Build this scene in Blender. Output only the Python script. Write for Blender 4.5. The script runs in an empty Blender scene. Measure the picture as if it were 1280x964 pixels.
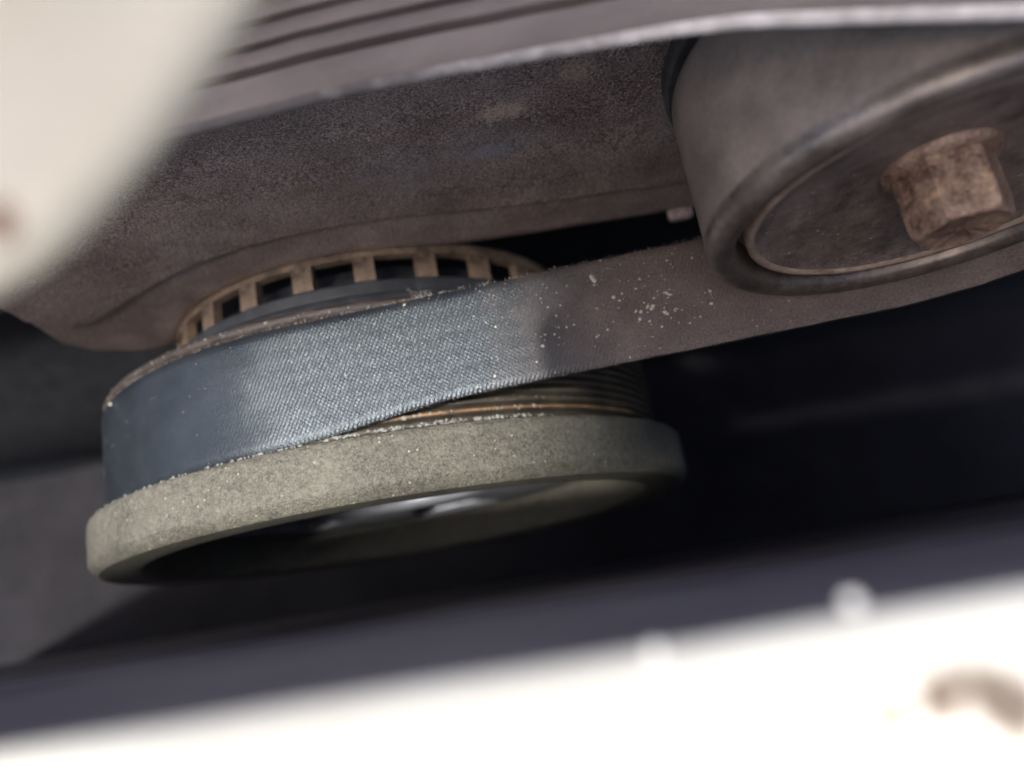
import bpy, bmesh, math, random
from mathutils import Vector, Matrix, noise as mnoise

random.seed(7)
MM = 0.001
scene = bpy.context.scene
C = scene.collection
R = math.radians

# ------------------------------------------------------------------ camera
CAM = Vector((34.56, -40.90, 214.25))           # millimetres; the crankshaft axis is the world Y axis
_ax = Vector((-0.183, -1.0, 0.27)).normalized()  # that axis seen from the camera (x right, y down, z forward)
_fw = Vector((0, 0, 1))
_up = -(_fw - _fw.dot(_ax) * _ax).normalized()
_rt = _ax.cross(_up)
def cam2world(v):
    v = Vector(v)
    return Vector((_rt.dot(v), _ax.dot(v), _up.dot(v)))
right = cam2world((1, 0, 0)); upv = cam2world((0, -1, 0)); back = cam2world((0, 0, -1))
cd = bpy.data.cameras.new('camera')
cam = bpy.data.objects.new('camera', cd); C.objects.link(cam)
m = Matrix.Identity(4)
for i in range(3):
    m[i][0] = right[i]; m[i][1] = upv[i]; m[i][2] = back[i]; m[i][3] = CAM[i] * MM
cam.matrix_world = m
cd.sensor_width = 36.0
cd.lens = 36.0 * 1000 / 1280
cd.clip_start = 0.002
cd.clip_end = 100
cd.dof.use_dof = True
cd.dof.focus_distance = 0.130
cd.dof.aperture_fstop = 11.0
cd.dof.aperture_blades = 0
scene.camera = cam

# ------------------------------------------------------------------ sky, sun, exposure
SUN = Vector((-0.30, -0.15, 0.94)).normalized()   # direction towards the sun
w = bpy.data.worlds.new('World'); scene.world = w; w.use_nodes = True
nt = w.node_tree
sky = nt.nodes.new('ShaderNodeTexSky'); sky.sky_type = 'NISHITA'; sky.sun_disc = False
sky.sun_elevation = math.asin(SUN.z); sky.sun_rotation = math.atan2(SUN.x, SUN.y)
bg = nt.nodes['Background']; bg.inputs['Strength'].default_value = 0.15
sky.dust_density = 4.0; sky.air_density = 0.8; sky.ozone_density = 1.0
nt.links.new(sky.outputs[0], bg.inputs[0])
sd = bpy.data.lights.new('sun', 'SUN'); sd.energy = 3.4; sd.angle = R(3.0); sd.color = (1.0, 0.95, 0.88)
so = bpy.data.objects.new('sun', sd); C.objects.link(so)
so.rotation_euler = SUN.to_track_quat('Z', 'Y').to_euler()
so.location = SUN * 2
vs = scene.view_settings
vs.view_transform = 'Standard'; vs.look = 'None'; vs.exposure = 1.4; vs.gamma = 1.0; vs.use_curve_mapping = False

# ------------------------------------------------------------------ helpers
def tag(o, label=None, cat=None, group=None, kind=None):
    if label: o['label'] = label
    if cat: o['category'] = cat
    if group: o['group'] = group
    if kind: o['kind'] = kind
    return o
def empty(name, loc, label, cat, group=None):
    o = bpy.data.objects.new(name, None); C.objects.link(o)
    o.location = Vector(loc) * MM; o.empty_display_size = 0.01
    return tag(o, label, cat, group)
def mesh_obj(name, verts, faces, mat, parent=None, origin=(0, 0, 0), smooth=True, angle=35, uvs=None):
    """verts in mm, world coordinates; origin = world mm of the object's origin (its parent's origin for a part)"""
    me = bpy.data.meshes.new(name)
    og = Vector(origin)
    me.from_pydata([tuple((Vector(v) - og) * MM) for v in verts], [], faces)
    if uvs:
        uv = me.uv_layers.new(name='UVMap')
        for l in me.loops:
            uv.data[l.index].uv = uvs[l.vertex_index]
    me.update()
    if smooth:
        for p in me.polygons: p.use_smooth = True
        me.set_sharp_from_angle(angle=R(angle))
    me.materials.append(mat)
    o = bpy.data.objects.new(name, me); C.objects.link(o)
    if parent is not None: o.parent = parent
    else: o.location = og * MM
    return o
def lathe(profile, seg=256, a0=0.0, a1=360.0, ctr=(0, 0, 0), closed=False, wob=None):
    """profile [(r, y)] turned about the Y axis through ctr; angle from +X towards +Z"""
    full = abs(a1 - a0 - 360) < 1e-6
    n = seg if full else seg + 1
    V, F = [], []
    k = len(profile)
    for i in range(n):
        a = R(a0 + (a1 - a0) * i / seg)
        for j, (r, y) in enumerate(profile):
            dr = wob(i, j, a) if wob else 0
            V.append((ctr[0] + (r + dr) * math.cos(a), ctr[1] + y, ctr[2] + (r + dr) * math.sin(a)))
    jn = k if closed else k - 1
    for i in range(seg):
        i2 = (i + 1) % n
        for j in range(jn):
            j2 = (j + 1) % k
            F.append((i * k + j, i2 * k + j, i2 * k + j2, i * k + j2))
    if closed and not full:
        F.append(tuple(range(k))); F.append(tuple(reversed(range((n - 1) * k, n * k))))
    return V, F
def arc(cx, cy, r, a0, a1, n):
    return [(cx + r * math.cos(R(a0 + (a1 - a0) * i / n)), cy + r * math.sin(R(a0 + (a1 - a0) * i / n))) for i in range(n + 1)]
def smooth_path(pts, n):
    """Catmull-Rom through points"""
    P = [Vector(p) for p in pts]
    P = [2 * P[0] - P[1]] + P + [2 * P[-1] - P[-2]]
    out = []
    for i in range(1, len(P) - 2):
        for k in range(n):
            t = k / n
            out.append(0.5 * ((2 * P[i]) + (P[i + 1] - P[i - 1]) * t + (2 * P[i - 1] - 5 * P[i] + 4 * P[i + 1] - P[i + 2]) * t * t + (3 * P[i] - P[i - 1] - 3 * P[i + 1] + P[i + 2]) * t ** 3))
    out.append(P[-2])
    return out
def loft(rows):
    V = [v for r in rows for v in r]; k = len(rows[0]); F = []
    for i in range(len(rows) - 1):
        for j in range(k - 1):
            F.append((i * k + j, i * k + j + 1, (i + 1) * k + j + 1, (i + 1) * k + j))
    return V, F
def join(*vf):
    V, F = [], []
    for v, f in vf:
        b = len(V); V += list(v); F += [tuple(i + b for i in q) for q in f]
    return V, F
def nz(x, y, z, s=1.0):
    return mnoise.noise(Vector((x * s, y * s, z * s)))

# ------------------------------------------------------------------ materials
class NT:
    def __init__(self, name):
        self.m = bpy.data.materials.new(name); self.m.use_nodes = True
        self.t = self.m.node_tree; self.b = self.t.nodes['Principled BSDF']
        self.tc = self.t.nodes.new('ShaderNodeTexCoord'); self.co = self.tc.outputs['Object']; self.h = None
    def n(self, typ, **kw):
        q = self.t.nodes.new(typ)
        for k, v in kw.items(): setattr(q, k, v)
        return q
    def link(self, a, b): self.t.links.new(a, b)
    def noise(self, size, detail=4, rough=0.6, co=None, dist=0.0):
        q = self.n('ShaderNodeTexNoise'); q.inputs['Scale'].default_value = 1000.0 / size
        q.inputs['Detail'].default_value = detail; q.inputs['Roughness'].default_value = rough; q.inputs['Distortion'].default_value = dist
        self.link(co or self.co, q.inputs['Vector']); return q.outputs['Fac']
    def voro(self, size, feature='F1', co=None, rnd=1.0):
        q = self.n('ShaderNodeTexVoronoi'); q.feature = feature; q.inputs['Scale'].default_value = 1000.0 / size
        q.inputs['Randomness'].default_value = rnd
        self.link(co or self.co, q.inputs['Vector']); return q
    def ramp(self, x, stops):
        q = self.n('ShaderNodeValToRGB'); e = q.color_ramp.elements
        while len(e) < len(stops): e.new(0.5)
        for el, (p, c) in zip(e, stops):
            el.position = p; el.color = (c[0], c[1], c[2], 1) if isinstance(c, tuple) else (c, c, c, 1)
        self.link(x, q.inputs['Fac']); return q.outputs['Color']
    def mix(self, f, a, b):
        q = self.n('ShaderNodeMix', data_type='RGBA')
        for v, s in ((f, q.inputs[0]), (a, q.inputs[6]), (b, q.inputs[7])):
            if isinstance(v, (int, float)): s.default_value = v
            elif isinstance(v, tuple): s.default_value = (*v, 1)
            else: self.link(v, s)
        return q.outputs[2]
    def math(self, op, a, b=0.0, clamp=False):
        q = self.n('ShaderNodeMath', operation=op, use_clamp=clamp)
        for v, s in ((a, q.inputs[0]), (b, q.inputs[1])):
            if isinstance(v, (int, float)): s.default_value = v
            else: self.link(v, s)
        return q.outputs[0]
    def mapped(self, scale=(1, 1, 1), rot=(0, 0, 0), co=None):
        q = self.n('ShaderNodeMapping'); q.inputs['Scale'].default_value = scale; q.inputs['Rotation'].default_value = rot
        self.link(co or self.co, q.inputs['Vector']); return q.outputs[0]
    def bump(self, height, dist_mm, strength=1.0):
        q = self.n('ShaderNodeBump'); q.inputs['Distance'].default_value = dist_mm * MM; q.inputs['Strength'].default_value = strength
        self.link(height, q.inputs['Height'])
        if self.h is not None: self.link(self.h, q.inputs['Normal'])
        self.h = q.outputs[0]; self.link(self.h, self.b.inputs['Normal'])
    def set(self, **kw):
        for k, v in kw.items():
            s = self.b.inputs[{'color': 'Base Color', 'rough': 'Roughness', 'metal': 'Metallic', 'spec': 'Specular IOR Level', 'coat': 'Coat Weight', 'coat_rough': 'Coat Roughness', 'sheen': 'Sheen Weight', 'sheen_rough': 'Sheen Roughness', 'alpha': 'Alpha'}[k]]
            if isinstance(v, (int, float)): s.default_value = v
            elif isinstance(v, tuple): s.default_value = (*v, 1)
            else: self.link(v, s)
        return self

def grainy(name, dark, light, grain=0.8, bump=0.25, rough=0.75, fleck=None, fleck_size=1.3, fleck_amt=0.12, spec=0.5, metal=0.0, blotch=9.0, pits=True, fw=(0.5, 0.25, 0.25)):
    """cast or corroded surface: blotches, fine grain, bright flecks, pits"""
    t = NT(name)
    big = t.noise(blotch, 4, 0.6); mid = t.noise(grain * 3, 3, 0.6); fine = t.noise(grain, 3, 0.7)
    k = t.math('ADD', t.math('MULTIPLY', big, fw[0]), t.math('ADD', t.math('MULTIPLY', mid, fw[1]), t.math('MULTIPLY', fine, fw[2])))
    col = t.ramp(k, [(0.36, dark), (0.62, light)])
    if fleck:
        v = t.voro(fleck_size)
        sel = t.ramp(v.outputs['Color'], [(1 - fleck_amt - 0.01, 0.0), (1 - fleck_amt, 1.0)])
        near = t.ramp(v.outputs['Distance'], [(0.16, 1.0), (0.3, 0.0)])
        fm = t.math('MULTIPLY', sel, near)
        col = t.mix(fm, col, fleck)
    t.set(color=col, rough=rough, spec=spec, metal=metal)
    t.bump(t.noise(grain, 4, 0.75), bump, 0.9)
    if pits: t.bump(t.ramp(t.voro(grain * 2.2).outputs['Distance'], [(0.0, 0.0), (0.35, 1.0)]), bump * 0.6, 0.6)
    return t.m

MAT = {}
MAT['cast_ring'] = grainy('cast grey ring', (0.024, 0.023, 0.018), (0.17, 0.162, 0.13), grain=0.38, bump=0.3, rough=0.5, fleck=(0.36, 0.34, 0.27), fleck_size=0.8, fleck_amt=0.16, blotch=14, metal=0.15, fw=(0.22, 0.26, 0.52))
MAT['groove'] = grainy('groove steel', (0.015, 0.013, 0.010), (0.065, 0.055, 0.04), grain=0.5, bump=0.12, rough=0.5, fleck=(0.2, 0.2, 0.19), fleck_size=0.9, fleck_amt=0.2, blotch=5)
MAT['hub'] = grainy('hub steel', (0.14, 0.15, 0.17), (0.34, 0.36, 0.4), grain=0.8, bump=0.1, rough=0.4, metal=0.3)
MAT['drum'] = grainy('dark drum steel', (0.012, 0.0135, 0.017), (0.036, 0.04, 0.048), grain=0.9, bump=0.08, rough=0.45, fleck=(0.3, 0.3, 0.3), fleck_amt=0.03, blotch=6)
MAT['tone'] = grainy('rust tinted steel ring', (0.06, 0.042, 0.029), (0.29, 0.21, 0.145), grain=0.9, bump=0.08, rough=0.5, blotch=7, pits=False)
MAT['lip_brown'] = grainy('brown rusted lip', (0.012, 0.009, 0.008), (0.042, 0.03, 0.025), grain=0.6, bump=0.15, rough=0.6, fleck=(0.45, 0.4, 0.36), fleck_amt=0.08)
MAT['rust'] = grainy('orange rust line', (0.05, 0.025, 0.012), (0.30, 0.16, 0.07), grain=0.7, bump=0.15, rough=0.7, blotch=4)
MAT['block'] = grainy('block dark casting', (0.010, 0.0108, 0.0125), (0.021, 0.0225, 0.026), grain=2.0, bump=0.3, rough=0.8, spec=0.15)
MAT['bracket_alu'] = grainy('dull aluminium casting', (0.016, 0.019, 0.023), (0.028, 0.033, 0.04), grain=2.0, bump=0.2, rough=0.65, spec=0.2)
MAT['tray'] = grainy('black undertray', (0.007, 0.0065, 0.0085), (0.015, 0.0142, 0.0175), grain=6.0, bump=0.1, rough=0.8, spec=0.1, blotch=60, pits=False)
MAT['chip'] = NT('pale grit').set(color=(0.5, 0.46, 0.39), rough=0.85).m
MAT['paint_chip'] = NT('white paint chip').set(color=(0.8, 0.77, 0.7), rough=0.5).m
MAT['crumb'] = NT('grey crumb').set(color=(0.2, 0.205, 0.195), rough=0.8).m
MAT['fibre'] = NT('belt fibre').set(color=(0.32, 0.29, 0.26), rough=0.8).m

# cover casting: brown-black with granular paint, settled dust patches
t = NT('brown granular casting')
big = t.noise(16, 4, 0.55); fine = t.noise(0.42, 2, 0.6); mid = t.noise(2.6, 4, 0.7)
k = t.math('ADD', t.math('MULTIPLY', big, 0.22), t.math('ADD', t.math('MULTIPLY', mid, 0.16), t.math('MULTIPLY', fine, 0.62)))
col = t.ramp(k, [(0.39, (0.09, 0.067, 0.057)), (0.5, (0.265, 0.202, 0.173)), (0.62, (0.54, 0.43, 0.37))])
grey = t.ramp(t.noise(34, 3, 0.5, t.mapped((1, 1, 1.3))), [(0.55, 0.0), (0.72, 0.5)])
col = t.mix(grey, col, t.ramp(mid, [(0.35, (0.15, 0.155, 0.165)), (0.65, (0.34, 0.34, 0.35))]))
def blob(px, rx, rz, c, amt):
    global col
    mp = t.n('ShaderNodeMapping'); mp.vector_type = 'TEXTURE'; mp.inputs['Location'].default_value = tuple((a - b) * MM for a, b in zip(px, (0, 40, 20)))
    mp.inputs['Scale'].default_value = (rx * MM, 1, rz * MM); mp.inputs['Rotation'].default_value = (0, R(-14), 0); t.link(t.co, mp.inputs['Vector'])
    ln = t.n('ShaderNodeVectorMath', operation='LENGTH'); t.link(mp.outputs[0], ln.inputs[0])
    mk = t.ramp(t.math('ADD', ln.outputs['Value'], t.math('MULTIPLY', t.noise(3.5, 4, 0.65), 1.1)), [(0.75, 1.0), (1.7, 0.0)])
    col = t.mix(t.math('MULTIPLY', t.math('MULTIPLY', mk, amt), t.ramp(fine, [(0.35, 0.5), (0.6, 1.0)])), col, c)
blob((41, 36, 98), 12, 6, (0.70, 0.56, 0.40), 0.8)      # dried dust smears
blob((53, 36, 106), 10, 7, (0.52, 0.42, 0.31), 0.6)
blob((38, 36, 86), 11, 6, (0.30, 0.32, 0.36), 0.7)
blob((4, 37, 84), 8, 5, (0.24, 0.15, 0.09), 0.5)
v = t.voro(1.7); sel = t.ramp(v.outputs['Color'], [(0.80, 0.0), (0.81, 1.0)]); near = t.ramp(v.outputs['Distance'], [(0.08, 1.0), (0.2, 0.0)])
col = t.mix(t.math('MULTIPLY', sel, near), col, (0.62, 0.55, 0.48))
v2 = t.voro(1.1); pit = t.ramp(v2.outputs['Distance'], [(0.05, 0.35), (0.28, 1.0)])
pitc = t.n('ShaderNodeMix', data_type='RGBA', blend_type='MULTIPLY'); pitc.inputs[0].default_value = 0.8
t.link(col, pitc.inputs[6]); t.link(pit, pitc.inputs[7]); col = pitc.outputs[2]
t.set(color=col, rough=t.ramp(mid, [(0.3, 0.30), (0.7, 0.6)]), spec=0.8)
t.bump(t.noise(4.0, 3, 0.5), 0.3, 0.5); t.bump(t.noise(0.6, 3, 0.7), 0.28, 1.0); t.bump(pit, 0.2, 0.7)
MAT['cover'] = t.m

# belt back: black rubberised fabric; UV in mm (along, across)
t = NT('belt fabric back')
uvn = t.n('ShaderNodeUVMap'); uvn.uv_map = 'UVMap'
uv = uvn.outputs[0]
warp = t.n('ShaderNodeVectorMath', operation='SCALE'); warp.inputs['Scale'].default_value = 0.001
t.link(uv, warp.inputs[0]); uvm = warp.outputs[0]            # metres, so that noise sizes stay in mm
def waves(rot, size, dist):
    q = t.n('ShaderNodeTexWave'); q.wave_type = 'BANDS'; q.bands_direction = 'X'
    q.inputs['Scale'].default_value = 314.16 / size
    q.inputs['Distortion'].default_value = dist; q.inputs['Detail'].default_value = 2
    q.inputs['Detail Scale'].default_value = 1.5
    t.link(t.mapped(rot=(0, 0, R(rot)), co=uvm), q.inputs['Vector']); return q.outputs['Fac']
w1 = waves(28, 0.72, 2.4); w2 = waves(-50, 0.6, 2.2); w3 = waves(90, 3.56, 1.0)
sep = t.n('ShaderNodeSeparateXYZ'); t.link(uv, sep.inputs[0])
glare_mask = t.ramp(t.math('ADD', t.math('MULTIPLY', sep.outputs[0], 0.01), t.math('MULTIPLY', t.noise(9, 3, 0.6, uvm), 0.25)), [(0.0, 0.15), (0.16, 1.0), (0.5, 0.9), (0.8, 0.45)])  # glare put into the specular level along the belt; also fades the weave
fineb = t.noise(0.5, 3, 0.75, uvm); blot = t.noise(11, 4, 0.6, uvm)
dirt = t.ramp(t.math('ADD', t.math('MULTIPLY', sep.outputs[0], 0.01), t.math('MULTIPLY', blot, 0.22)), [(0.48, 0.0), (0.76, 1.0)])
base = t.ramp(t.math('ADD', t.math('MULTIPLY', blot, 0.5), t.math('MULTIPLY', fineb, 0.5)), [(0.35, (0.007, 0.009, 0.012)), (0.65, (0.02, 0.0235, 0.029))])
brown = t.ramp(t.math('ADD', t.math('MULTIPLY', blot, 0.4), t.math('MULTIPLY', fineb, 0.6)), [(0.35, (0.06, 0.044, 0.038)), (0.66, (0.18, 0.138, 0.12))])
col = t.mix(dirt, base, brown)
v = t.voro(1.6, co=uvm); sel = t.ramp(v.outputs['Color'], [(0.93, 0.0), (0.94, 1.0)]); near = t.ramp(v.outputs['Distance'], [(0.1, 1.0), (0.2, 0.0)])
col = t.mix(t.math('MULTIPLY', sel, near), col, (0.4, 0.37, 0.33))
t.set(color=col, rough=t.mix(dirt, (0.36, 0.36, 0.36), (0.62, 0.62, 0.62)), spec=t.mix(dirt, t.mix(glare_mask, (0.3, 0.3, 0.3), (0.8, 0.8, 0.8)), (0.4, 0.4, 0.4)))
t.b.inputs['Specular Tint'].default_value = (0.80, 0.92, 1.0, 1)
weave = t.math('ADD', t.math('MULTIPLY', w1, 0.65), t.math('ADD', t.math('MULTIPLY', w2, 0.2), t.math('MULTIPLY', w3, 0.04)))
t.bump(t.math('MULTIPLY', weave, glare_mask), 0.15, 0.8); t.bump(fineb, 0.12, 0.9)
MAT['belt_back'] = t.m
t = NT('belt rubber ribs'); t.set(color=t.ramp(t.noise(4, 4), [(0.35, (0.02, 0.019, 0.019)), (0.65, (0.06, 0.055, 0.052))]), rough=0.6); t.bump(t.noise(0.6, 3), 0.1)
MAT['belt_rubber'] = t.m
# second belt, dusty ribs and pale cut edge
t = NT('dusty belt ribs'); t.set(color=t.ramp(t.noise(7, 4, 0.6, t.mapped((0.35, 1, 1))), [(0.3, (0.075, 0.056, 0.046)), (0.7, (0.14, 0.108, 0.092))]), rough=0.6); t.bump(t.noise(0.8, 3), 0.12)
MAT['strand'] = t.m
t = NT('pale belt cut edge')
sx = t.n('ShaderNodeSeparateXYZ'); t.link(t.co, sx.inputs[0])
lit_edge = t.ramp(t.math('ADD', t.math('MULTIPLY', sx.outputs[0], 12.0), t.math('MULTIPLY', t.noise(5, 3), 0.6)), [(0.0, 0.0), (0.5, 1.0)])  # sunlit stretch of the cut edge put into its colour, paler to the right
t.set(color=t.mix(lit_edge, (0.13, 0.112, 0.104), t.ramp(t.noise(2.2, 4, 0.6), [(0.3, (0.55, 0.48, 0.42)), (0.65, (0.85, 0.77, 0.69))])), rough=0.7); t.bump(t.noise(1.2, 3), 0.2)
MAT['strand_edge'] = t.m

# idler
t = NT('black pulley plastic, dusty'); 
col = t.ramp(t.math('ADD', t.math('MULTIPLY', t.noise(12, 4, 0.6), 0.7), t.math('MULTIPLY', t.noise(0.8, 2), 0.3)), [(0.35, (0.11, 0.09, 0.076)), (0.66, (0.23, 0.19, 0.16))])
v = t.voro(2.6); sel = t.ramp(v.outputs['Color'], [(0.9, 0.0), (0.91, 1.0)]); near = t.ramp(v.outputs['Distance'], [(0.05, 1.0), (0.11, 0.0)])
col = t.mix(t.math('MULTIPLY', sel, near), col, (0.5, 0.46, 0.4))
t.set(color=col, rough=t.ramp(t.noise(9, 3), [(0.3, 0.36), (0.7, 0.5)]), spec=0.5); t.bump(t.noise(1.0, 3), 0.03, 0.7); t.bump(t.noise(8, 2), 0.15, 0.4)
MAT['idler'] = t.m
MAT['lip'] = grainy('pulley rolled lip', (0.06, 0.048, 0.04), (0.24, 0.198, 0.165), grain=0.7, bump=0.04, rough=0.38, metal=0.5, fleck=(0.4, 0.36, 0.3), fleck_amt=0.05, blotch=8, pits=False, spec=0.7)
MAT['shield'] = grainy('dusty dark shield', (0.075, 0.058, 0.05), (0.29, 0.232, 0.2), grain=0.6, bump=0.45, rough=0.36, fleck=(0.55, 0.5, 0.45), fleck_size=1.1, fleck_amt=0.16, blotch=7)
MAT['shield_edge'] = grainy('tan shield edge', (0.2, 0.13, 0.09), (0.42, 0.33, 0.26), grain=0.7, bump=0.1, rough=0.5, blotch=4, pits=False)
t = NT('rusty bolt steel')
k = t.math('ADD', t.math('MULTIPLY', t.noise(4, 4, 0.65), 0.6), t.math('MULTIPLY', t.noise(0.7, 3, 0.7), 0.4))
col = t.ramp(k, [(0.36, (0.06, 0.036, 0.026)), (0.47, (0.20, 0.125, 0.088)), (0.57, (0.33, 0.225, 0.165)), (0.66, (0.55, 0.37, 0.2))])
t.set(color=col, rough=0.5, metal=0.15); t.bump(t.noise(1.6, 4, 0.7), 0.35, 0.8); t.bump(t.noise(0.5, 3), 0.1)
MAT['bolt'] = t.m

# cream body paint with rust; dark inner wall of the rail
def cream(name, spots, og, lo=(0.62, 0.57, 0.47), hi=(0.72, 0.68, 0.58)):
    t = NT(name)
    col = t.ramp(t.noise(18, 4, 0.55), [(0.3, lo), (0.7, hi)])
    for (p, rad, sy, c) in spots:
        q = t.n('ShaderNodeVectorMath', operation='DISTANCE'); q.inputs[1].default_value = tuple((x - g) * MM for x, g in zip(p, og))
        mp = t.n('ShaderNodeVectorMath', operation='ADD'); jn = t.n('ShaderNodeTexNoise'); jn.inputs['Scale'].default_value = 450; jn.inputs['Detail'].default_value = 4
        t.link(t.co, jn.inputs['Vector']); sc_ = t.n('ShaderNodeVectorMath', operation='MULTIPLY_ADD'); sc_.inputs[1].default_value = (0.003,) * 3; sc_.inputs[2].default_value = (-0.0015,) * 3
        t.link(jn.outputs['Color'], sc_.inputs[0]); t.link(t.co, mp.inputs[0]); t.link(sc_.outputs[0], mp.inputs[1]); t.link(mp.outputs[0], q.inputs[0])
        mk = t.ramp(t.math('DIVIDE', q.outputs['Value'], rad * MM), [(0.6, 1.0), (1.0, 0.0)])
        col = t.mix(mk, col, c)
    t.set(color=col, rough=0.4, spec=0.4); t.bump(t.noise(6, 3), 0.1, 0.5)
    return t.m
MAT['cream'] = cream('cream body paint', [(tuple(CAM + 34.4 * cam2world(((4 - 640) / 1000, (285 - 482) / 1000, 1.0))), 1.0, 1, (0.16, 0.08, 0.045))], (10, -12, 186), (0.45, 0.385, 0.27), (0.58, 0.505, 0.375))
def on_ledge(px, py):
    d = cam2world(((px - 640) / 1000, (py - 482) / 1000, 1.0)); return tuple(CAM + d * ((176.3 - CAM.z) / d.z))
MAT['ledge'] = cream('cream rail paint with rust', [(on_ledge(1235, 862), 1.5, 1, (0.13, 0.10, 0.07)), (on_ledge(1180, 868), 1.2, 1, (0.16, 0.12, 0.085)), (on_ledge(1275, 885), 1.8, 1, (0.13, 0.10, 0.075)), (on_ledge(1118, 893), 1.3, 1, (0.18, 0.14, 0.10))], (35, -43, -260))
t = NT('rail inner wall, dark primer')  # darker base colour than the ledge
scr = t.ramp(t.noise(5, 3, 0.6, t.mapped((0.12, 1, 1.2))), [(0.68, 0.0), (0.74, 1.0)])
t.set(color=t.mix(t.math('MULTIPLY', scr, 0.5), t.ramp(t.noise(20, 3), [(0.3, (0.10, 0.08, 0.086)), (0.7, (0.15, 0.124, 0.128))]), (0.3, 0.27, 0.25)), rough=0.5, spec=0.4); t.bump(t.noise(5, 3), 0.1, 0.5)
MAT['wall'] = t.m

# ------------------------------------------------------------------ setting: bay floor, engine block, rail
o = mesh_obj('bay_floor', *loft([[(-600, -34, -240), (600, -34, -240)], [(-600, 60, -244), (600, 60, -244)], [(-600, 300, -238), (600, 300, -238)]]), MAT['tray'], smooth=False)
tag(o, kind='structure')

def engine_block():
    rows = []
    for i in range(13):
        z = -262 + i * 30
        rows.append([(x, 78 + 5 * nz(x, 0, z, 0.013) - (9 if (i // 3) % 2 else 0), z) for x in range(-400, 401, 40)])
    o = mesh_obj('engine_block', *loft(rows), MAT['block'], origin=(0, 78, -262), angle=50)
    V, F = loft([[(x, y, z) for x in (-400, 400)] for (y, z) in ((78, 98), (300, 98))])
    tag(o, 'dark engine block casting showing in the black gap behind the pulleys', 'engine block')
engine_block()

# body rail at the bottom of the picture: sunlit ledge, rounded edge, dark inner wall
rail = empty('body_rail', (35, -43, -260), 'overexposed cream painted body rail with rust stains, along the bottom of the picture', 'body rail')
RO = (35, -43, -260)
def rail_rows(prof, x0, x1, n):
    rows = []
    for i in range(n + 1):
        x = x0 + (x1 - x0) * i / n
        sk = 0.020 * (x - 35)                   # the rail is not quite square to the crankshaft
        rows.append([(x, y - sk + 0.25 * nz(x, y, z, 0.06), z + 0.25 * nz(x + 50, y, z, 0.06)) for (y, z) in prof])
    return rows
edge = arc(-47.6, 172.2, 4.0, 5, 90, 12)
ledge = edge[3:] + [(-54, 176.2), (-58, 176.3), (-70, 177), (-95, 178)]
wallp = [(-30, -262), (-34, -160), (-37.4, -60), (-40.2, 40), (-42.2, 110), (-43.2, 150)] + edge[:4]
o = mesh_obj('ledge', *loft(rail_rows(ledge, -260, 330, 90)), MAT['ledge'], rail, RO)
for ob in (o,): ob.data.transform(Matrix.Identity(4))
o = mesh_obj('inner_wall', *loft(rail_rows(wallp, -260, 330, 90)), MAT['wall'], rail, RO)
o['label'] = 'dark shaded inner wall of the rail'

# rounded box helper
def rbox(x0, x1, y0, y1, z0, z1, b=2.0):
    V, F = [], []
    bm = bmesh.new(); bmesh.ops.create_cube(bm, size=1)
    for v in bm.verts:
        v.co = Vector(((x0 + x1) / 2 + v.co.x * (x1 - x0), (y0 + y1) / 2 + v.co.y * (y1 - y0), (z0 + z1) / 2 + v.co.z * (z1 - z0)))
    bmesh.ops.bevel(bm, geom=bm.edges[:], offset=b, segments=3, affect='EDGES', profile=0.5)
    bm.verts.index_update()
    V = [tuple(v.co) for v in bm.verts]; F = [tuple(v.index for v in f.verts) for f in bm.faces]; bm.free()
    return V, F
# ------------------------------------------------------------------ engine front cover (granular brown casting)
cov = empty('engine_cover', (0, 40, 20), 'brown black granular casting behind the belt and the toothed ring', 'engine cover')
CO = (0, 40, 20)
B = smooth_path([(-72, 38.4, 31), (-66, 38.4, 21), (-57, 38.4, 16), (-50, 38.4, 19), (-45, 38.4, 26.5), (-37.5, 38.4, 36.5), (-26, 38.4, 45.5), (-12, 38.4, 51), (2, 38.4, 52.4), (14, 38.4, 50.4), (24, 38.4, 48), (33, 38.4, 46.2), (42, 38.4, 45.4), (54, 38.4, 44.8), (70, 38.4, 44.0), (84, 38.4, 43.2), (120, 38.4, 38), (170, 38.4, 36), (260, 38.4, 36)], 8)
Fo = smooth_path([(-70, 37.6, 52), (-66, 37.6, 47), (-61, 37.6, 46), (-56, 37.6, 48), (-51, 37.6, 51), (-42, 37.6, 56), (-28, 37.6, 63), (-13, 37.6, 67.5), (3, 37.6, 69), (16, 37.6, 68.5), (28, 37.6, 66.8), (38, 37.6, 65), (46, 37.6, 63.8), (58, 37.6, 62.4), (72, 37.6, 61), (86, 37.6, 59.8), (120, 37.6, 58), (170, 37.6, 56), (260, 37.6, 56)], 8)
T = smooth_path([(-68, 36, 90), (-67, 35.5, 100), (-64, 35.5, 106), (-60, 35.5, 112), (-50, 35.5, 118), (-40, 35.5, 124), (-28, 35.3, 130), (-13, 35, 134), (3, 35, 137), (16, 35, 138), (28, 35, 138), (38, 35, 138), (46, 35, 138), (58, 35, 138), (72, 35, 138), (86, 35, 138), (120, 35, 138), (170, 35, 138), (260, 35, 138)], 8)
rows = []
rows.append([Vector((b.x, b.y + 34, b.z - 3)) for b in B])
rows.append([Vector((b.x, b.y + 3.0, b.z - 1.0)) for b in B])
rows.append([Vector((b.x, b.y + 0.8, b.z - 0.2)) for b in B])
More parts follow.
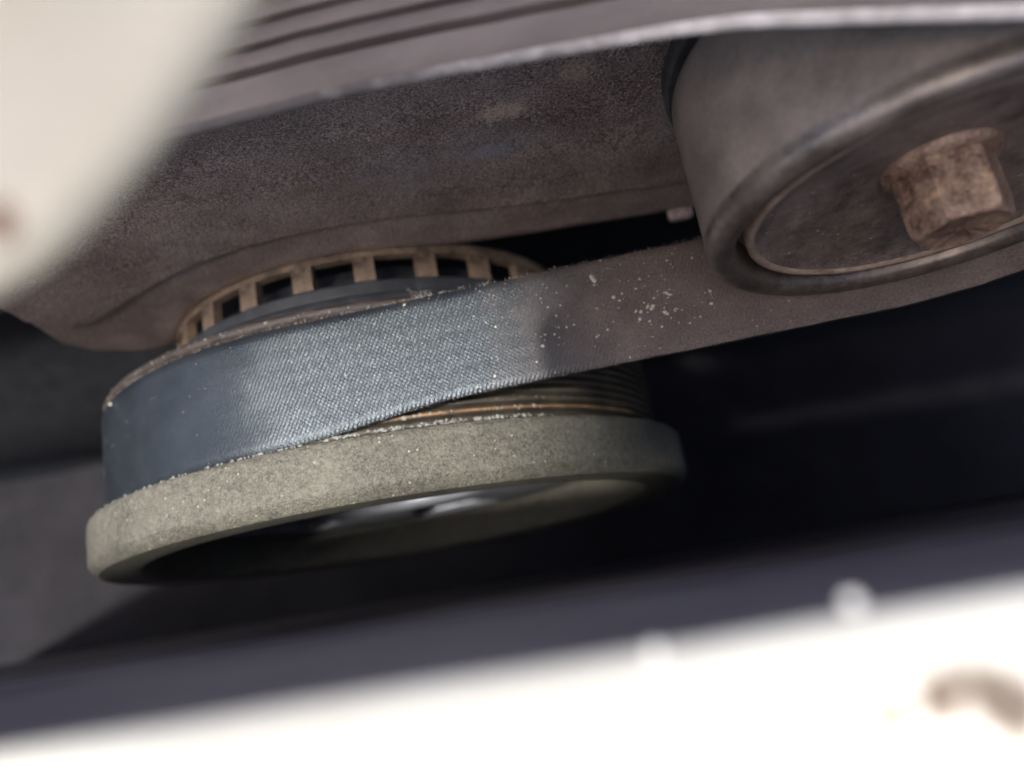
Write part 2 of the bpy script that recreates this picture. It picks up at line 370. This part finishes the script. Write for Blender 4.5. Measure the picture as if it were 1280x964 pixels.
for s in (0.05, 0.15, 0.3, 0.45, 0.6, 0.72, 0.80, 0.84, 0.88, 0.93):
    u = max(0.0, min(1.0, (s - 0.80) / 0.09)); hgt = 0.2 * s + 0.75 * u * u * (3 - 2 * u)
    rows.append([Vector((b.x + (f.x - b.x) * s, b.y + (f.y - b.y) * hgt + 0.06 * nz(b.x, s * 8, 3, 0.09), b.z + (f.z - b.z) * s)) for b, f in zip(B, Fo)])
for i in range(0, 31):
    s = i / 30
    rows.append([Vector((f.x + (q.x - f.x) * s, f.y + (q.y - f.y) * s + 0.22 * nz(f.x + (q.x - f.x) * s, 0, f.z + (q.z - f.z) * s, 0.045) + 0.10 * nz(f.x, 9, f.z + 80 * s, 0.14) , f.z + (q.z - f.z) * s)) for f, q in zip(Fo, T)])
rows.append([Vector((q.x, q.y + 3, q.z + 4)) for q in T])
rows.append([Vector((q.x, q.y + 60, q.z + 5)) for q in T])
mesh_obj('face', *loft(rows), MAT['cover'], cov, CO, angle=60)
# left end wall of the casting
ends = [r[0] for r in rows[1:]]
mesh_obj('end_wall', *loft([ends, [Vector((e.x - 1.5, e.y + 2.5, e.z)) for e in ends], [Vector((e.x - 2, e.y + 14, e.z)) for e in ends]]), MAT['cover'], cov, CO, angle=50)
# small cast tab low on the right, beside the idler
V, F = rbox(77, 83, 36, 41, 42.2, 45.0, 1.2)
mesh_obj('tab', V, F, MAT['cover'], cov, CO)

# ------------------------------------------------------------------ toothed ring and drum behind the crankshaft pulley
tr = empty('toothed_ring', (0, 35, -53), 'rust tinted steel ring with square teeth and dark windows above the belt', 'toothed ring')
TO = (0, 35, -53)
mesh_obj('band', *lathe([(53, 37.0), (53.0, 39.2), (52.5, 40.0), (51, 40.2), (50.6, 37.0)], 240, closed=True), MAT['tone'], tr, TO)
V0, F0 = lathe([(53, 30.5), (53, 37.2), (50.7, 37.2), (50.7, 30.5)], 6, -2.5, 2.5, closed=True)
me0 = None
for k in range(24):
    a = R(97.2 - 15 * k)
    if me0 is None:
        o0 = mesh_obj('tooth', V0, F0, MAT['tone'], tr, (0, 0, 0)); me0 = o0.data; o = o0
    else:
        o = bpy.data.objects.new('tooth', me0); C.objects.link(o); o.parent = tr
    o.matrix_basis = Matrix.Translation(-Vector(TO) * MM) @ Matrix.Rotation(-a, 4, 'Y')
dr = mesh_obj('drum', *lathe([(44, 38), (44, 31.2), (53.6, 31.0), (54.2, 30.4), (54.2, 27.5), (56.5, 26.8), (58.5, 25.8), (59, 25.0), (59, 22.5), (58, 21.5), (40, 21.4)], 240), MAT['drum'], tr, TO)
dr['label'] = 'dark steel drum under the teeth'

# ------------------------------------------------------------------ crankshaft pulley
cp = empty('crankshaft_pulley', (0, 0, -75), 'crankshaft pulley with pale grey pitted outer rim, carrying the black belt', 'pulley')
PO = (0, 0, -75)
def ringwob(i, j, a):
    return 0.10 * nz(math.cos(a) * 30, j * 1.3, math.sin(a) * 30, 0.35) + 0.08 * nz(math.cos(a) * 75, j * 2.3, math.sin(a) * 75, 0.7)
prof = [(66.0, -7.6), (73.6, -7.6), (74.6, -8.0), (75.0, -8.8)] + [(75.0, -8.8 - k * 1.1) for k in range(1, 8)] + [(75.0, -17.1), (74.7, -17.6), (73.6, -19.0), (72.9, -19.5)]
prof += [(71.0, -19.6), (68.5, -19.55), (66.0, -19.5), (64.4, -19.3), (63.6, -18.6), (63.3, -17.2), (62.5, -9.0), (60.5, -7.0)]
mesh_obj('outer_ring', *lathe(prof, 420, wob=ringwob), MAT['cast_ring'], cp, PO, angle=28)
# V grooves under the belt
gp = [(66.0, -7.0), (69.5, -6.8)]
y = -6.4
while y < 15.5:
    gp += [(69.75, y), (69.75, y + 0.3), (68.0, y + 0.75), (67.9, y + 1.05), (69.6, y + 1.5)]
    y += 1.78
gp += [(69.4, y), (69.4, 17.2)]
mesh_obj('groove_band', *lathe(gp, 360), MAT['groove'], cp, PO, angle=30)
mesh_obj('rusty_crest', *lathe([(69.5, -4.75), (69.84, -4.68), (69.86, -4.32), (69.4, -4.2)], 300, 30, 88, wob=lambda i, j, a: 0.06 * nz(i * .3, j, 5)), MAT['rust'], cp, PO)
lp = [(69.0, 17.3), (69.8, 17.6), (70.4, 18.2), (70.5, 18.9), (70.1, 19.6), (69.0, 20.0), (60, 20.2)]
mesh_obj('rear_lip', *lathe(lp, 360, wob=lambda i, j, a: 0.12 * nz(i * 0.2, j, 3)), MAT['lip_brown'], cp, PO, angle=40)
# web with slots, and hub
web = []
V, F = [], []
NS = 5
seg = 200
rr = [20, 26, 32, 38, 44, 50, 55, 60.8]
for i in range(seg):
    a = 2 * math.pi * i / seg
    for r in rr:
        V.append((r * math.cos(a), -7.4 + 0.0045 * (r - 38) ** 2 * 0.4, r * math.sin(a)))
for i in range(seg):
    ph = (i + 12) % (seg // NS)
    for j in range(len(rr) - 1):
        if 2 <= j <= 4 and ph < 18: continue
        i2 = (i + 1) % seg; n = len(rr)
        F.append((i * n + j, i2 * n + j, i2 * n + j + 1, i * n + j + 1))
b = len(V)
wb = mesh_obj('web', V, F, MAT['hub'], cp, PO)
md = wb.modifiers.new('thickness', 'SOLIDIFY'); md.thickness = 0.004; md.offset = 0
mesh_obj('hub', *lathe([(0.1, -4), (11, -4), (11.5, -5), (12, -6.2), (19, -6.6), (20, -6), (20, 20)], 64), MAT['hub'], cp, PO)

# ------------------------------------------------------------------ drive belt
IC = Vector((98.3, 1.55, 111.9)); IR = 33.2
RB = 71.0
th = math.atan(0.075)
path = []     # (x, z, nx, nz): outer (back) surface of the belt
for i in range(120, 0, -1):
    a = R(94.29 + 172 * i / 120)
    path.append((RB * math.cos(a), RB * math.sin(a), math.cos(a), math.sin(a)))
p0 = Vector((RB * math.cos(R(90) + th), RB * math.sin(R(90) + th)))
nrm = Vector((-math.sin(th), math.cos(th))); dirv = Vector((math.cos(th), math.sin(th)))
tl = (Vector((IC.x, IC.z)) - p0).dot(dirv)
IRb = (Vector((IC.x, IC.z)) - p0).dot(nrm) - 0.15
for i in range(0, 61):
    q = p0 + dirv * tl * i / 60
    path.append((q.x, q.y, nrm.x, nrm.y))
a_s = math.atan2(-nrm.y, -nrm.x)
for i in range(1, 61):
    a = a_s + R(78) * i / 60
    rr_ = IRb + 0.15
    path.append((IC.x + rr_ * math.cos(a), IC.z + rr_ * math.sin(a), -math.cos(a), -math.sin(a)))
a = a_s + R(78); tx, tz = -math.sin(a), math.cos(a)
lx, lz, lnx, lnz = path[-1]
for i in range(1, 20):
    path.append((lx + tx * i * 7, lz + tz * i * 7, lnx, lnz))
S = [0.0]
for q0, q1 in zip(path, path[1:]): S.append(S[-1] + math.hypot(q1[0] - q0[0], q1[1] - q0[1]))
s_tan = S[120]
S = [s - s_tan for s in S]                       # 0 where the belt leaves the crankshaft pulley
def belt_at(s, y, lift=0.0):
    for i in range(len(S) - 1):
        if S[i] <= s <= S[i + 1]: break
    t_ = (s - S[i]) / (S[i + 1] - S[i])
    A, Bq = path[i], path[i + 1]
    x, z, nx, n2 = [A[k] + (Bq[k] - A[k]) * t_ for k in range(4)]
    return Vector((x + nx * lift, y, z + n2 * lift)), Vector((nx, 0, n2))
Y0, Y1 = -3.45, 16.95
def y_low(s):
    u = max(0.0, min(1.0, (34 - s) / 40)); return Y0 - 3.2 * u * u * (3 - 2 * u)
belt = empty('drive_belt', (0, 6.75, -72), 'wide black ribbed drive belt, fabric back outward, running from crankshaft pulley to idler', 'belt')
BO = (0, 6.75, -72)
NYB = 24
rows, uvs = [], []
for (x, z, nx, n2), s in zip(path, S):
    row = []
    for j in range(NYB + 1):
        t_ = j / NYB
        yl = y_low(s); yy = yl + (Y1 - yl) * t_
        ed = min(t_, 1 - t_) * (Y1 - yl)
        drop = -0.55 * max(0, 1 - ed / 0.9) ** 2
        tele = 0.015 * math.cos(2 * math.pi * (yy - Y0) / 3.56)
        yw = yy + (0.14 * nz(s, 0, 1, 0.25) + 0.07 * nz(s, 3, 1, 1.1)) * (1 if j in (0, NYB) else 0)
        row.append((x + nx * (drop + tele), yw, z + n2 * (drop + tele))); uvs.append((s, yy))
    rows.append(row)
mesh_obj('fabric_back', *loft(rows), MAT['belt_back'], belt, BO, angle=60, uvs=uvs)
# cut edges and ribbed underside
rows = []
for (x, z, nx, n2), s in zip(path, S):
    yl = y_low(s)
    prof = [(yl, -0.5), (yl - 0.05, -1.4), (yl + 0.15, -2.1)]
    for k in range(6):
        yb = yl + 0.2 + k * (Y1 - yl - 0.3) / 6
        prof += [(yb + 0.2, -2.1), (yb + 1.0, -3.7), (yb + 1.9, -3.7), (yb + 2.8, -2.1)]
    prof += [(Y1 - 0.15, -2.1), (Y1 + 0.05, -1.4), (Y1, -0.5)]
    rows.append([(x + nx * d, yy, z + n2 * d) for yy, d in prof])
mesh_obj('rubber_ribs', *loft(rows), MAT['belt_rubber'], belt, BO, angle=40)

# frayed fibres along the belt's edges
def hair(p, d, length, rad, curl):
    pts = []
    q = Vector(p); dv = Vector(d).normalized()
    n = 5
    for i in range(n + 1):
        pts.append(q.copy()); q = q + dv * (length / n)
        dv = (dv + Vector((random.gauss(0, curl), random.gauss(0, curl), random.gauss(0, curl)))).normalized()
    V, F = [], []
    for i, c in enumerate(pts):
        r = rad * (1 - 0.6 * i / n)
        for k in range(3):
            an = 2.094 * k
            V.append((c.x + r * math.cos(an), c.y + r * math.sin(an) * 0.7, c.z + r * math.sin(an)))
    for i in range(n):
        for k in range(3):
            F.append((i * 3 + k, i * 3 + (k + 1) % 3, i * 3 + 3 + (k + 1) % 3, i * 3 + 3 + k))
    return V, F
H = []
for i in range(420):
    s = random.uniform(-60, 90); p, n_ = belt_at(s, Y1 + 0.05, -0.4 + random.uniform(-0.3, 0.2))
    H.append(hair(p, (random.gauss(0, 0.6), 1, random.gauss(0, 0.4)), random.choice([0.25, 0.35, 0.5, 0.8]), 0.03, 0.35))
for i in range(14):
    p, n_ = belt_at(27 + random.gauss(0, 1.2), Y1, -0.2)
    H.append(hair(p, (random.gauss(0, 1), 1, random.gauss(0.3, 0.5)), random.uniform(1.5, 3.6), 0.035, 0.55))
for i in range(160):
    s = random.uniform(-50, 90); p, n_ = belt_at(s, y_low(s) - 0.05, -0.5)
    H.append(hair(p, (random.gauss(0, 0.8), -1, random.gauss(0, 0.4)), random.choice([0.2, 0.3, 0.4]), 0.028, 0.35))
for i in range(6):
    p, n_ = belt_at(60 + random.gauss(0, 1.0), 14 + random.gauss(0, .5), 0.1)
    H.append(hair(p, (random.gauss(0, 1), random.gauss(0, 1), 0.3), random.uniform(0.8, 2.0), 0.035, 0.5))
o = mesh_obj('frayed_fibres', *join(*H), MAT['fibre'], belt, BO, smooth=False); o['kind'] = 'stuff'

# grit lying on belt, rim and grooves
def crumb(p, n_, r):
    bm = bmesh.new(); bmesh.ops.create_icosphere(bm, subdivisions=1, radius=1)
    sx, sy, sz = random.uniform(0.7, 1.3), random.uniform(0.6, 1.2), random.uniform(0.35, 0.7)
    ro = Matrix.Rotation(random.uniform(0, 6.28), 3, 'Z'); q = Vector(n_).to_track_quat('Z', 'Y').to_matrix()
    V = []
    for v in bm.verts:
        c = v.co * (1 + random.uniform(-0.3, 0.3)); c = q @ (ro @ Vector((c.x * sx, c.y * sy, c.z * sz))) * r
        V.append(tuple(Vector(p) + c))
    bm.verts.index_update(); F = [tuple(v.index for v in f.verts) for f in bm.faces]; bm.free()
    return V, F
K = []
clus = [(71.5, 8.2, 2.0, 10), (67.5, 5.8, 1.5, 8), (71.0, 3.6, 1.6, 8), (78, 5.0, 1.2, 6), (65, 4.6, 1.2, 6), (58.5, 13.4, 0.8, 5), (62, 8.5, 1.0, 4), (50, 5, 4, 8), (46, 2.0, 3, 5)]
for (s0, y0, sp, n) in clus:
    for i in range(n):
        s, yy = random.gauss(s0, sp * 0.6), random.gauss(y0, sp * 0.6)
        yy = max(Y0 + 0.5, min(Y1 - 0.5, yy)); p, n_ = belt_at(s, yy, 0.1)
        K.append(crumb(p, n_, random.choice([0.12, 0.16, 0.22, 0.3, 0.38])))
for i in range(120):
    s = random.gauss(62, 18); yy = random.uniform(Y0 + 0.5, Y1 - 0.3)
    if -60 < s < 95:
        p, n_ = belt_at(s, yy, 0.06); K.append(crumb(p, n_, random.choice([0.07, 0.09, 0.12, 0.2])))
for i in range(50):
    s = random.uniform(-75, 40); yy = random.uniform(Y0 + 0.5, Y1 - 0.3)
    p, n_ = belt_at(s, yy, 0.04); K.append(crumb(p, n_, random.choice([0.06, 0.08, 0.1])))
p, n_ = belt_at(-54, 15.6, 0.15); K.append(crumb(p, n_, 0.45))
o = mesh_obj('grit', *join(*K), MAT['chip'], smooth=False); tag(o, 'pale grit and dust crumbs scattered over the belt back', 'grit', kind='stuff')
K = []
for i in range(900):      # packed along the shoulder between rim and grooves, and on the groove crests
    a = R(random.uniform(55, 165)); row = random.choice([0, 0, 0, 1, 1, 2])
    r_, yy = [(73.0 + random.gauss(0, .5), -7.45), (69.8, -6.25 + random.gauss(0, .15)), (69.8, random.choice([-4.5, -2.7]) + random.gauss(0, .15))][row]
    if row and a > R(95): continue
    if row == 0 and mnoise.noise(Vector((a * 9, 0, 2))) < -0.15: continue
    K.append(crumb((r_ * math.cos(a), yy, r_ * math.sin(a)), (math.cos(a), 0.2, math.sin(a)), random.choice([0.1, 0.14, 0.2, 0.28, 0.4])))
for i in range(60):       # crumbs on the rear lip
    a = R(random.uniform(75, 150)); K.append(crumb((70.5 * math.cos(a), 18.7 + random.gauss(0, .4), 70.5 * math.sin(a)), (math.cos(a), 0, math.sin(a)), random.choice([0.1, 0.15, 0.22])))
o = mesh_obj('groove_crumbs', *join(*K), MAT['crumb'], smooth=False); tag(o, 'grey crumbs caked in the pulley grooves beside the belt edge', 'grit', kind='stuff')

# ------------------------------------------------------------------ idler pulley
ip = empty('idler_pulley', (IC.x, IC.y, IC.z - IR), 'smooth dark idler pulley with rolled lip, pressed on the belt back, right side', 'pulley')
IO = tuple(ip.location / MM); c3 = tuple(IC)
mesh_obj('tread', *lathe([(29.5, 25.2), (31.6, 24.9), (32.9, 24.0), (33.1, 22.5), (33.05, 16), (33.0, 9), (33.05, 4.0), (33.1, 2.2)], 240, ctr=c3), MAT['idler'], ip, IO, angle=60)
mesh_obj('shadow_disc', *lathe([(27, 25.6), (33.0, 25.8), (33.5, 26.4), (33.5, 28.4), (27, 28.8)], 200, ctr=c3), MAT['belt_rubber'], ip, IO)  # black disc added to stand for the deep shadow gap behind the tread
lipp = [(33.1, 2.4)] + arc(31.05, 1.0, 2.05, 12, -168, 16) + [(28.8, 1.6), (28.7, 3.2), (28.2, 4.6)]
mesh_obj('rolled_lip', *lathe(lipp, 240, ctr=c3), MAT['lip'], ip, IO, angle=60)
sh = mesh_obj('shield', *lathe([(26.1, 1.2), (25.4, 1.7), (23, 2.4), (17, 3.6), (11, 4.6), (8, 5.0), (0.1, 5.2)], 160, ctr=c3, wob=lambda i, j, a: 0), MAT['shield'], ip, IO, angle=60)
mesh_obj('shield_edge', *lathe([(26.0, 1.3), (26.3, 0.7), (26.9, 0.6), (27.3, 1.0), (27.4, 4.0), (28.6, 4.4)], 200, ctr=c3), MAT['shield_edge'], ip, IO, angle=60)
bo = empty('pulley_bolt', (IC.x, IC.y + 5.2, IC.z), 'rusty hex bolt head in the centre of the idler pulley', 'bolt')
bo.location = Vector((IC.x, IC.y + 5.2, IC.z + 0.6)) * MM
bO = (IC.x, IC.y + 5.2, IC.z + 0.6); bc = (IC.x, IC.y, IC.z + 0.6)
def hexhead():
    bm = bmesh.new()
    r = 11.8 / math.sqrt(3)
    prof = [(r, 5.0), (r, 1.5), (r, -2.6), (r * 0.975, -4.6), (r * 0.93, -5.3), (r * 0.87, -5.55), (r * 0.80, -5.3), (r * 0.4, -5.15), (0.05, -5.1)]
    V, F = [], []
    n = 72
    for i in range(n):
        a = 2 * math.pi * i / n + R(14)
        f = math.cos(math.pi / 6) / math.cos(((2 * math.pi * i / n) % (math.pi / 3)) - math.pi / 6)
        f = f ** 0.85
        for j, (rr_, y) in enumerate(prof):
            k = f if j < 4 else (1 + (f - 1) * (0.55 if j == 4 else 0.15 if j == 5 else 0))
            base = rr_ * k if j < 4 else rr_ * k * (0.95 if j == 5 else 0.93 if j > 5 else 0.97)
            d = 0.22 * nz(math.cos(a) * 9, y * 1.2, math.sin(a) * 9, 0.5)
            V.append((bc[0] + (base + d) * math.cos(a), bc[1] + y + d, bc[2] + (base + d) * math.sin(a)))
    m_ = len(prof)
    for i in range(n):
        i2 = (i + 1) % n
        for j in range(m_ - 1): F.append((i * m_ + j, i2 * m_ + j, i2 * m_ + j + 1, i * m_ + j + 1))
    return V, F
mesh_obj('head', *hexhead(), MAT['bolt'], bo, bO, angle=28)
mesh_obj('flange', *lathe([(5.6, 3.4), (7.2, 3.7), (7.9, 4.2), (8.0, 5.1)], 64, ctr=bc, wob=lambda i, j, a: 0.1 * nz(i * .4, j, 1)), MAT['bolt'], bo, bO, angle=50)

# ------------------------------------------------------------------ second belt strand across the top, ribs towards the camera
def pix(px, py, z):
    """world millimetres of the point seen at a photograph pixel, z mm in front of the lens (used to lay out the path once)"""
    return CAM + z * cam2world(((px - 640) / 1000, (py - 482) / 1000, 1.0))
sb = empty('ribbed_belt', (46, 20, 142), 'dusty grey ribbed belt with pale cut edge, blurred across the top of the picture', 'belt')
SO = (46, 20, 142)
low = smooth_path([pix(-120, 235, 101), pix(100, 188, 99), pix(220, 160, 97), pix(440, 104, 94), pix(700, 54, 88), pix(900, 21, 81), pix(1100, 10, 76), pix(1280, 4, 73), pix(1500, -10, 70)], 12)
rows, erows = [], []
sprof = [(0.0, 0.0), (0.5, 0.25), (4.4, 0.3), (4.9, -1.7), (5.5, -1.7), (6.0, 0.2)]
y = 5.9
for k in range(5):
    sprof += [(y + 0.5, 0.35), (y + 2.1, 0.35), (y + 2.45, 0.15), (y + 2.8, -1.9), (y + 3.3, -1.9), (y + 3.65, 0.15)]; y += 3.6
for i, q in enumerate(low):
    wv = 0.10 * nz(i * 0.35, 0, 0) + 0.05 * nz(i * 1.3, 4, 0)
    wd = Vector((0.0, 1.0, 0.10)).normalized(); upn = Vector((0, -0.10, 1)).normalized()
    rows.append([q + wd * (a_ + wv) * 0.85 + upn * b_ for a_, b_ in sprof])
    erows.append([q + wd * wv * 0.85, q + wd * (wv - 0.45) - upn * (0.6 + 0.15 * nz(i * 0.9, 7, 0)), q + wd * (wv - 0.75 + 0.12 * nz(i * 1.1, 3, 0)) - upn * (1.3 + 0.25 * nz(i * 0.7, 8, 0)), q + wd * (wv - 0.4) - upn * 2.0])
mesh_obj('ribs', *loft(rows), MAT['strand'], sb, SO, angle=40)
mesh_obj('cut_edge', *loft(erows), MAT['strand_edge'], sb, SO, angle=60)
mesh_obj('underside', *loft([[r[-1] for r in erows], [r[-1] + Vector((0, 20, 1.2)) for r in erows]]), MAT['belt_rubber'], sb, SO)

# ------------------------------------------------------------------ cream body flange close to the lens, upper left
cr = empty('body_flange', (10, -12, 186), 'out of focus cream painted metal flange close to the lens, upper left corner', 'body flange')
FO = (10, -12, 186)
edge_px = [(400, -120), (330, -8), (262, 95), (205, 175), (150, 240), (85, 308), (20, 355), (-80, 400), (-180, 430)]
ep = smooth_path([pix(x, y, 36) for x, y in edge_px], 8)
inn = -back.normalized()
rows = []
nrm_p = back.normalized()
for i, q in enumerate(ep):
    tg = (ep[min(i + 1, len(ep) - 1)] - ep[max(i - 1, 0)]).normalized()
    side = tg.cross(nrm_p).normalized()
    if side.dot(pix(-200, -200, 36) - q) < 0: side = -side
    row = []
    for k in range(9):
        an = R(-90 + 180 * k / 8)
        row.append(q + side * (1.6 - 1.6 * math.cos(an)) + nrm_p * 1.6 * math.sin(an))
    row = [q + side * 13 - nrm_p * 1.6] + row + [q + side * 4 + nrm_p * 1.65, q + side * 6.5 + nrm_p * 0.9, q + side * 9 + nrm_p * -0.4, q + side * 12 + nrm_p * -0.6, q + side * 14.5 + nrm_p * 0.8, q + side * 17 + nrm_p * 2.6]
    rows.append(row)
mesh_obj('rolled_edge', *loft(rows), MAT['cream'], cr, FO, angle=70)

# paint chips on the rail edge, catching the sun
from mathutils.bvhtree import BVHTree
RV, RF = join(loft(rail_rows(wallp, -260, 330, 90)), loft(rail_rows(ledge, -260, 330, 90)))
rail_tree = BVHTree.FromPolygons([Vector(v) for v in RV], RF)
for (px, py, r_, lb) in ((1067, 757, 0.6, 'bright paint chip on the rail edge, lower right'), (820, 822, 0.45, 'fainter paint chip on the rail edge, near the picture centre')):
    d = (pix(px, py, 1.0) - CAM).normalized(); hit = rail_tree.ray_cast(CAM, d)
    p = (hit[0] if hit[0] else pix(px, py, 38)) + Vector((0, 0.15, 0.25))
    o = mesh_obj('paint_chip', *crumb(p, (0, 0.3, 1), r_), MAT['paint_chip'], origin=tuple(p), smooth=False); tag(o, lb, 'paint chip', 'paint chips')

# ------------------------------------------------------------------ panels added above the bay, out of view, only to cast shade
V, F = join(rbox(-97, 200, -98.5, 40, 500, 508, 2), rbox(-270, -97.5, -47.5, 60, 500.5, 507.5, 2))
o = mesh_obj('shade_panel', V, F, MAT['cream'], origin=(15, -35, 500)); tag(o, 'unseen cream panel added above the bay to shade its right side', 'shade panel')
